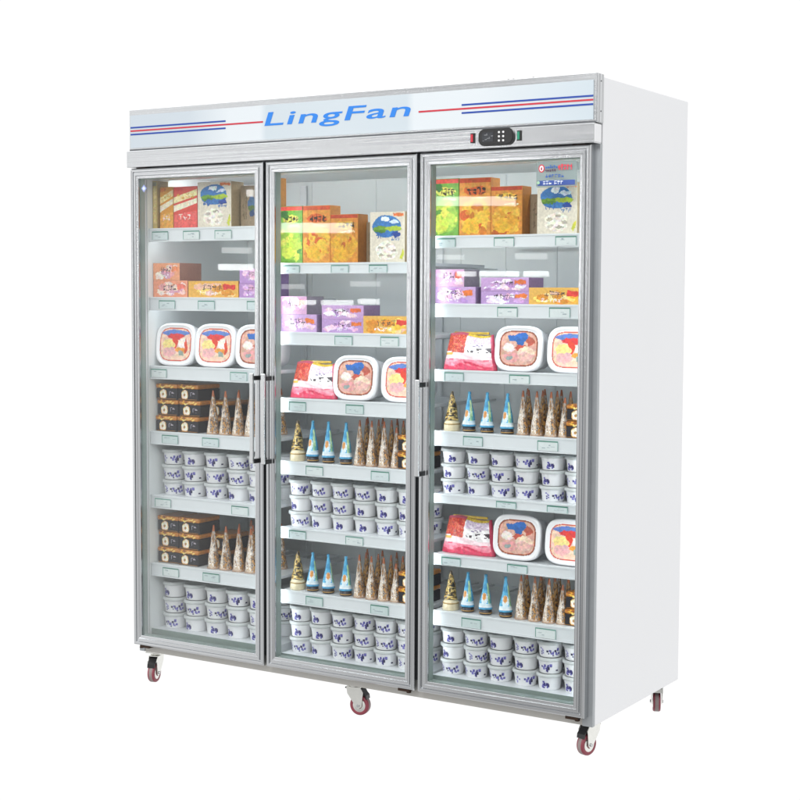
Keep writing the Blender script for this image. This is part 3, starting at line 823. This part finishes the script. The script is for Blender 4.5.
for di, li, sc, row in ((1, 2, 1.05, 'third shelf'), (2, 2, 1.0, 'third shelf'), (2, 5, 1.0, 'sixth shelf')):
    n = DN[di]
    tub('brown', XO[di] + 0.284, LEVELS[di][li], sc, f'white tub with brown-rimmed label beside the bag, {row}, {n} door')
    tub('red', XO[di] + 0.284 + 0.182 * sc, LEVELS[di][li], sc, f'white tub with red-rimmed label at the right end, {row}, {n} door')
tub('red', 0.118, LEVELS[0][2], 1.08, 'leftmost of the three white tubs, third shelf, left door')
tub('red', 0.299, LEVELS[0][2], 1.08, 'middle of the three white tubs, red-rimmed label, third shelf, left door')
tub('brown', 0.481, LEVELS[0][2], 1.08, 'white tub with brown-rimmed label at the right end, third shelf, left door')

def vn(x, y, sd=0): return float(vnoise(np.array([x]), np.array([y]), sd)[0])
def pick(pal, t):
    t = min(.9999, max(0, t)) * (len(pal) - 1); i = int(t); a, b = H(pal[i]), H(pal[i + 1])
    return tuple(p + (q - p) * (t - i) for p, q in zip(a, b))
# ---- bags of frozen food
def make_bag(label, h):
    t = thing('food_bag', label, 'food bag', group='red and pink frozen food bags')
    m = MB(); NU, NV = 44, 30
    def colf(u, v):
        if v < .30: c = ['e0486a', 'd83a5c', 'ee7a92', 'f2a0b0'][min(3, int((v * 3.6 + .25 * math.sin(u * 9)) * 3.2) % 4)]
        elif v < .44 + .05 * math.sin(u * 5): c = 'f3d6dc'
        else: c = 'f1eeee'
        if u < .46 and v > .50 - .1 * u and v < .97 and (u * .9 + .35) < v + .28: c = random.choice(['c83a30', 'b82e2a', 'd8583e', 'a83024', 'd07048'])
        if .03 < u < .2 and .40 < v < .46: c = 'e8b050'
        if .52 < u < .95 and .51 < v < .63 and vn(u * 26, v * 20, 2) > .56: c = '43343c'
        if .60 < u < .92 and .66 < v < .72 and vn(u * 30, v * 30, 4) > .55: c = '8a7a9a'
        if v > .92: c = 'b8506a' if u < .45 else random.choice(['d8b83a', 'c8a838', 'e0c858'])
        if .48 < u < .98 and .74 < v < .92: c = random.choice(['c4aecb', 'd6c6d8', 'e4d8e2'])
        if u > .965 or u < .03: c = 'c03858'
        return H(c)
    wb, wt = 0.212, 0.168
    def P3(i, j, s):
        u, v = i / NU, j / NV
        w = wb + (wt - wb) * v
        bul = (math.sin(math.pi * min(1, max(0, u))) ** .6) * (math.sin(math.pi * min(1, .12 + v * .88)) ** .55)
        wr = 0.0016 * math.sin(u * 37 + v * 11) + 0.0014 * math.sin(v * 43 + u * 17)
        y = s * (0.003 + (0.030 + wr * 1.3) * bul) + 0.034 * v
        zz = h * v + 0.006 * math.sin(u * 6) * v
        return ((u - .5) * w - 0.014 * v, y, zz)
    for s in (-1, 1):
        b = len(m.v)
        for j in range(NV + 1):
            for i in range(NU + 1): m.v.append(P3(i, j, s))
        for j in range(NV):
            for i in range(NU):
                q = [b + j * (NU + 1) + i, b + j * (NU + 1) + i + 1, b + (j + 1) * (NU + 1) + i + 1, b + (j + 1) * (NU + 1) + i]
                m.face(q, colf((i + .5) / NU, (j + .5) / NV) if s < 0 else H('d88a98'), True)
    n2 = (NU + 1) * (NV + 1)
    rim = [i for i in range(NU + 1)] + [j * (NU + 1) + NU for j in range(1, NV + 1)] + [NV * (NU + 1) + i for i in range(NU - 1, -1, -1)] + [j * (NU + 1) for j in range(NV - 1, 0, -1)]
    for k in range(len(rim)):
        a, b2 = rim[k], rim[(k + 1) % len(rim)]
        m.face([a, b2, n2 + b2, n2 + a], H('c03858'), True)
    m.build('bag_film', MT['film'], t)
    P = Print(-0.036)                         # crimped seal strip across the top
    m2 = MB(); m2.box(-wt / 2 + .002, wt / 2 - .030, 0.030, 0.036, h - .002, h + .006, H('c9a83a'), .0008); m2.build('seal_strip', MT['film'], t)
    return t
for di, li, h, row in ((1, 2, 0.120, 'third shelf'), (2, 2, 0.114, 'third shelf'), (2, 5, 0.112, 'sixth shelf')):
    b = make_bag(f'red and white frozen food bag left of the tubs, {row}, {DN[di]} door', h)
    b.location = (XO[di] + 0.099, Y0 + 0.040, LEVELS[di][li] + 0.0008); b.scale = (.92, 1, 1)

# ---- cones
def make_cone(kind, label):
    t = thing('wrapped_cone', label, 'ice cream cone')
    hh = 0.128
    NS, NH = 36, 36
    if kind == 'blue':
        prof = [(0.0205 * (1 - (i / NH)) ** 1.0 + 0.0022 + 0.002 * (i > NH - 3), 0.018 + (hh - 0.018) * i / NH) for i in range(NH + 1)]
        def cf(i, k):
            v = i / NH; a = k / NS
            if v < .10: return H('e8f2f8' if v > .04 else '4aa0cc')
            if v < .16: return H('d8ecf6')
            q = vn(a * 9 + v * 2, v * 8, 5) * .6 + vn(a * 22, v * 20, 6) * .5
            if ((a - .75) / .075) ** 2 + ((v - .36) / .11) ** 2 < 1: return pick(['a86428', 'd88c3c', 'ecc088', 'd07c30'], q)
            if ((a - .76) / .11) ** 2 + ((v - .30) / .17) ** 2 < 1: return pick(['7cc0e0', 'e0f0f8', 'd8ecf6'], q)
            if .88 < a and v < .75: return pick(['3a9ed0', '8ccc9c', 'd4e8b0', '46aada'], q)
            return pick(['1f6e9c', '2f86ba', '46aada', '62bfe6', '2c7cae'], q)
        m = MB(); m.lathe(prof, NS, cf=cf, wob=.05); w_ = m.build('wrapper', MT['film'], t)
        m = MB(); m.lathe([(0.0185, 0.0), (0.0205, 0.003), (0.0195, 0.0175)], 24, H('2c2a30')); m.build('base_cup', MT['ink'], t)
        m = MB(); m.lathe([(0.0212, 0.0045), (0.0212, 0.0075)], 24, H('b48a4a')); m.build('base_band', MT['ink'], t)
    elif kind in ('brown', 'dark'):
        prof = [(0.0180 * (1 - (i / NH)) ** .95 + 0.0022, (hh + 0.010) * i / NH) for i in range(NH + 1)]
        def cf(i, k):
            v = i / NH; a = k / NS
            q = vn(a * 14 + v * 3, v * 12, 3) * .5 + vn(a * 34, v * 30, 4) * .6
            if v > .84: return pick(['6a2e14', '9c4a22', 'c0743a'], q)
            if kind == 'dark': return pick(['140e0c', '3c2416', '8a5a2c', 'd09a48', '2a1c18', 'c8b8a8'], q * 1.15 - .05)
            if .55 < a < .80 and v < .60 + .1 * math.sin(a * 40): return pick(['4c3a30', 'b4a294', 'e6e0da', 'c4a884', 'f2eeea', '8a6a50'], q * 1.25 - .1)
            if .42 < a < .58 and v < .8: return pick(['5c3a20', 'd08a34', 'efc880', '7a5c44', 'dccfc4'], q * 1.2 - .1)
            return pick(['2c1c16', '6c5040', 'cc9448', '6c625c', 'd2c6bc', '4a382e'], q * 1.25 - .1)
        m = MB(); m.lathe(prof, NS, cf=cf, wob=.05); m.build('wrapper', MT['film'], t)
        m = MB(); m.lathe([(0.0208, 0.0002), (0.0213, 0.002), (0.0208, 0.005)], 24, H('b89a84')); m.build('base_rim', MT['ink'], t)
    else:
        prof = [(0.019 * (1 - (i / NH)) ** .9 + 0.003, 0.034 + (hh - 0.036) * i / NH) for i in range(NH + 1)]
        def cf(i, k):
            v = i / NH; a = k / NS
            q = vn(a * 8 + v * 5, v * 13, 8) * .55 + vn(a * 19, v * 27, 9) * .55
            return pick(['0a0807', '14100e', '1e1814', '3a2e1c', 'b08c3c', 'e0c880', '2a2018', '0e0b0a'], q)
        m = MB(); m.lathe(prof, NS, cf=cf, wob=.08); m.build('wrapper', MT['film'], t)
        m = MB(); m.lathe([(0.026, 0.0), (0.0275, 0.003), (0.0255, 0.024), (0.021, 0.034)], 28, H('dccfae')); m.build('base_cup', MT['ink'], t)
        m = MB(); m.lathe([(0.0268, 0.021), (0.0268, 0.0245)], 28, H('a88848')); m.build('base_band', MT['ink'], t)
    return t
PROT = {k: [make_cone(k, 'x'), False] for k in ('blue', 'brown', 'dark', 'black')}
def cone(kind, x, y, z, sc, label, group):
    src, used = PROT[kind]
    o = src if not used else dup(src, (x, y, z))
    PROT[kind][1] = True
    o.location = (x, y, z); o.scale = sc; o.rotation_euler = (0, 0, random.uniform(-.5, .5)); o['label'] = label; o['group'] = group
ORD = ['left', 'middle', 'right']
for di, li, s, row in ((1, 3, 1.10, 'fourth shelf'), (1, 5, 1.04, 'sixth shelf'), (2, 3, 1.0, 'fourth shelf'), (2, 6, 1.0, 'seventh shelf')):
    n, x, z = DN[di], XO[di], LEVELS[di][li] + 0.0003
    S = (1.0, 1.0, s)
    cone('black', x + 0.040, Y0 + 0.030, z, S, f'black and gold cone on cream base, {row}, {n} door', 'black and gold cones')
    for k, u in enumerate((0.104, 0.170, 0.243)):
        cone('blue', x + u, Y0 + 0.028 - k * 0.002, z, S, f'{ORD[k]} of the three blue wrapped cones, {row}, {n} door', 'blue wrapped cones')
    for k, (u, q) in enumerate(((0.296, .026), (0.345, .024), (0.394, .024), (0.437, .032))):
        cone('brown', x + u, Y0 + q, z, (1.0, 1.0, s * (1.0 if k < 3 else .88)), f"{['first', 'second', 'third', 'fourth'][k]} front-row brown cone from the left, {row}, {n} door", 'brown wrapped cones')
    for k, (u, q) in enumerate(((0.290, .076), (0.340, .074), (0.388, .078), (0.432, .082))):
        cone('dark', x + u, Y0 + q, z, S, f"{['first', 'second', 'third', 'fourth'][k]} dark gold-flecked cone in the second row, {row}, {n} door", 'dark gold-flecked cones')
    for k, (u, q) in enumerate(((0.255, .136), (0.315, .138), (0.375, .134), (0.435, .138))):
        cone('brown', x + u, Y0 + q, z, S, f"{['first', 'second', 'third', 'fourth'][k]} rear-row brown cone from the left, {row}, {n} door", 'brown wrapped cones')
for li, row in ((3, 'fourth shelf'), (5, 'sixth shelf')):
    z = LEVELS[0][li] + 0.0003
    for k, (u, q) in enumerate(((0.282, .024), (0.336, .026), (0.392, .028), (0.446, .028))):
        cone('brown', u, Y0 + q, z, (1.15, 1.15, 1.12), f"{['first', 'second', 'third', 'fourth'][k]} front-row brown cone from the left, {row}, left door", 'brown wrapped cones')
    for k, (u, q) in enumerate(((0.345, .090), (0.408, .088), (0.470, .090))):
        cone('dark', u, Y0 + q, z, (1.1, 1.1, 1.13), f'{ORD[k]} dark gold-flecked cone in the second row, {row}, left door', 'dark gold-flecked cones')
    for k, (u, q) in enumerate(((0.352, .150), (0.418, .148), (0.486, .150))):
        cone('brown', u, Y0 + q, z, (1.12, 1.12, 1.18), f'{ORD[k]} rear-row brown wrapped cone, {row}, left door', 'brown wrapped cones')

# ---- dark ice cream packs with gold lids
def make_pack(w, h, d):
    t = thing('ice_cream_pack', 'x', 'ice cream pack')
    m = MB(); m.box(-w / 2, w / 2, -d / 2, d / 2, 0, h * .70, H('100e1a'), .003); b = m.build('pack_body', MT['matte'], t)
    m = MB(); m.box(-w / 2 - .001, w / 2 + .001, -d / 2 - .002, d / 2, h * .705, h * .985, H('c47c22'), .005); l = m.build('gold_lid', MT['film'], t)
    P = Print(-d / 2 - .0002)
    P.ell(-w * .14, h * .35, h * .33, h * .30, 'd8b070', wob=.04); P.ell(-w * .14, h * .35, h * .27, h * .25, 'f4ecdc', wob=.1); P.ell(-w * .16, h * .34, h * .09, h * .08, 'b08848', wob=.15)
    P.strokes(w * .10, h * .2, w * .40, h * .5, 2, 'b8b0c0', .07)
    P.rect(-w * .47, h * .04, w * .47, h * .08, '9c6a2c')
    P.build('pack_print', b, cell=.0016, warp=.0014)
    Q = Print(-d / 2 - .0022)
    for k in range(9): Q.ell(random.uniform(-.38, .38) * w, h * random.uniform(.76, .94), w * .09, h * .06, random.choice(['f4cc70', 'f0b040', 'f6d890', '8a4a20']), 12, wob=.2)
    Q.build('lid_print', l)
    return t
prnd = random.Random(11)
pack0 = make_pack(0.094, 0.050, 0.12); pu = [False]
def pack(x, y, z, s, label, rz=0.0):
    o = pack0 if not pu[0] else dup(pack0, (x, y, z))
    pu[0] = True
    o.location = (x, y + prnd.uniform(-.005, .006), z); o.scale = s; o.rotation_euler = (0, 0, rz + prnd.uniform(-.05, .05)); o['label'] = label; o['group'] = 'dark gold-lidded ice cream packs'
TI = ['bottom', 'middle', 'top']
for li, row in ((3, 'fourth shelf'), (5, 'sixth shelf')):
    for r in range(3):
        for c in range(3):
            if r == 2 and c == 2: continue
            pack((0.0765, 0.1745, 0.2660)[c] + (0.003 if r == 1 else 0), Y0 + (0.068 if c < 2 else 0.128) + (0.006 if r == 1 else 0.0) + r * .003, LEVELS[0][li] + .0003 + r * 0.0575, (1.0 if c < 2 else 0.92, 1, 1.15), f'dark gold-lidded pack, {TI[r]} tier, {ORD[c]} stack, {row}, left door')
for di, li, s, row in ((1, 3, 1.12, 'fourth shelf'), (1, 5, 1.05, 'sixth shelf'), (2, 3, 1.04, 'fourth shelf'), (2, 6, 1.04, 'seventh shelf')):
    for r in range(2):
        pack(XO[di] + 0.500, Y0 + 0.072 + r * .004, LEVELS[di][li] + .0003 + r * 0.050 * s, (1, 1, s), f'dark gold-lidded pack, {TI[r * 2]} tier at the right end, {row}, {DN[di]} door')

# ---- lidded cups in stacks
def make_cup(v):
    t = thing('ice_cream_cup', 'x', 'ice cream cup')
    m = MB(); m.lathe([(0.0315, 0.0), (0.0328, 0.0015), (0.0368, 0.031), (0.0395, 0.0335), (0.0395, 0.0355)], 30, H('f0f0f2')); b = m.build('cup_body', MT['cup'], t)
    m = MB(); m.lathe([(0.0420, 0.0340), (0.0426, 0.0365), (0.0420, 0.0412), (0.0395, 0.0428), (0.0350, 0.0428), (0.0338, 0.0414), (0.001, 0.0410)], 30, H('e4e6e6')); m.build('cup_lid', MT['lid'], t)
    # the printed mark follows the cup's curve
    m = MB(); rnd = random.Random(v * 13 + 3)
    def patch(a0, a1, z0, z1, c, off=.0004):
        b0 = len(m.v); n = 4
        for k in range(n + 1):
            a = math.radians(-90 + a0 + (a1 - a0) * k / n)
            for zz in (z0, z1):
                r = 0.0328 + (0.0368 - 0.0328) * (zz - .0015) / .0295 + off
                m.v.append((r * math.cos(a), r * math.sin(a), zz))
        for k in range(n): m.face([b0 + 2 * k, b0 + 2 * k + 2, b0 + 2 * k + 3, b0 + 2 * k + 1], H(c), True)
    base = {0: 24, 1: -6, 2: 34}[v]
    pal = ['5c58a8', '6e6ab4', '8480c2', '3a3670', '2e2c50', '4a4690']
    for q in range(13):
        a0 = base + rnd.gauss(0, 15); w_ = rnd.uniform(5, 14); zz = rnd.uniform(.004, .020)
        patch(a0, a0 + w_, zz, zz + rnd.uniform(.003, .009), rnd.choice(pal), .0003 + q * .00006)
    if v != 1:
        for q in range(6): a0 = base - 68 + rnd.uniform(-8, 12); patch(a0, a0 + 9, .007 + q * .003, .011 + q * .003, rnd.choice(['8a88c0', '5a588e', 'a8a6d4']), .0003 + q * .00006)
    m.build('cup_print', MT['decal'], b)
    return t
cups = [[make_cup(v), False] for v in range(3)]
ST = ['first', 'second', 'third', 'fourth', 'fifth', 'sixth', 'seventh']
crnd = random.Random(5)
for di, li, s, row in ((0, 4, 1.28, 'upper'), (0, 6, 1.32, 'lower'), (1, 4, 1.25, 'upper'), (1, 6, 1.26, 'lower'), (2, 4, 1.12, 'upper'), (2, 7, 1.18, 'lower')):
    n, z = DN[di], LEVELS[di][li] + .0003
    if di == 0: xs = [0.077 + k * 0.0985 for k in range(5)]
    else: xs = [XO[di] + 0.0405 + k * 0.0875 for k in range(6)]
    sx = 1.12 if di == 0 else 1.02
    for rear in range(2):
        for c, u in enumerate(xs):
            jx, jy = crnd.uniform(-.002, .002), crnd.uniform(-.003, .003)
            for r in range(3):
                v = crnd.randrange(3)
                src, used = cups[v]
                loc = (u + jx + rear * (0.011, 0.013, 0.025)[di] + crnd.uniform(-.0012, .0012), Y0 + 0.044 * sx + .006 + rear * 0.112 + jy, z + r * 0.0433 * s)
                o = src if not used else dup(src, loc)
                cups[v][1] = True
                o.location = loc; o.scale = (sx, sx, s); o.rotation_euler = (0, 0, crnd.uniform(-.4, .4))
                o['label'] = f"{TI[r]} cup in the {ST[c]} {'rear' if rear else 'front'} stack from left, {row} cup shelf, {n} door"
                o['group'] = 'lidded white ice cream cups'
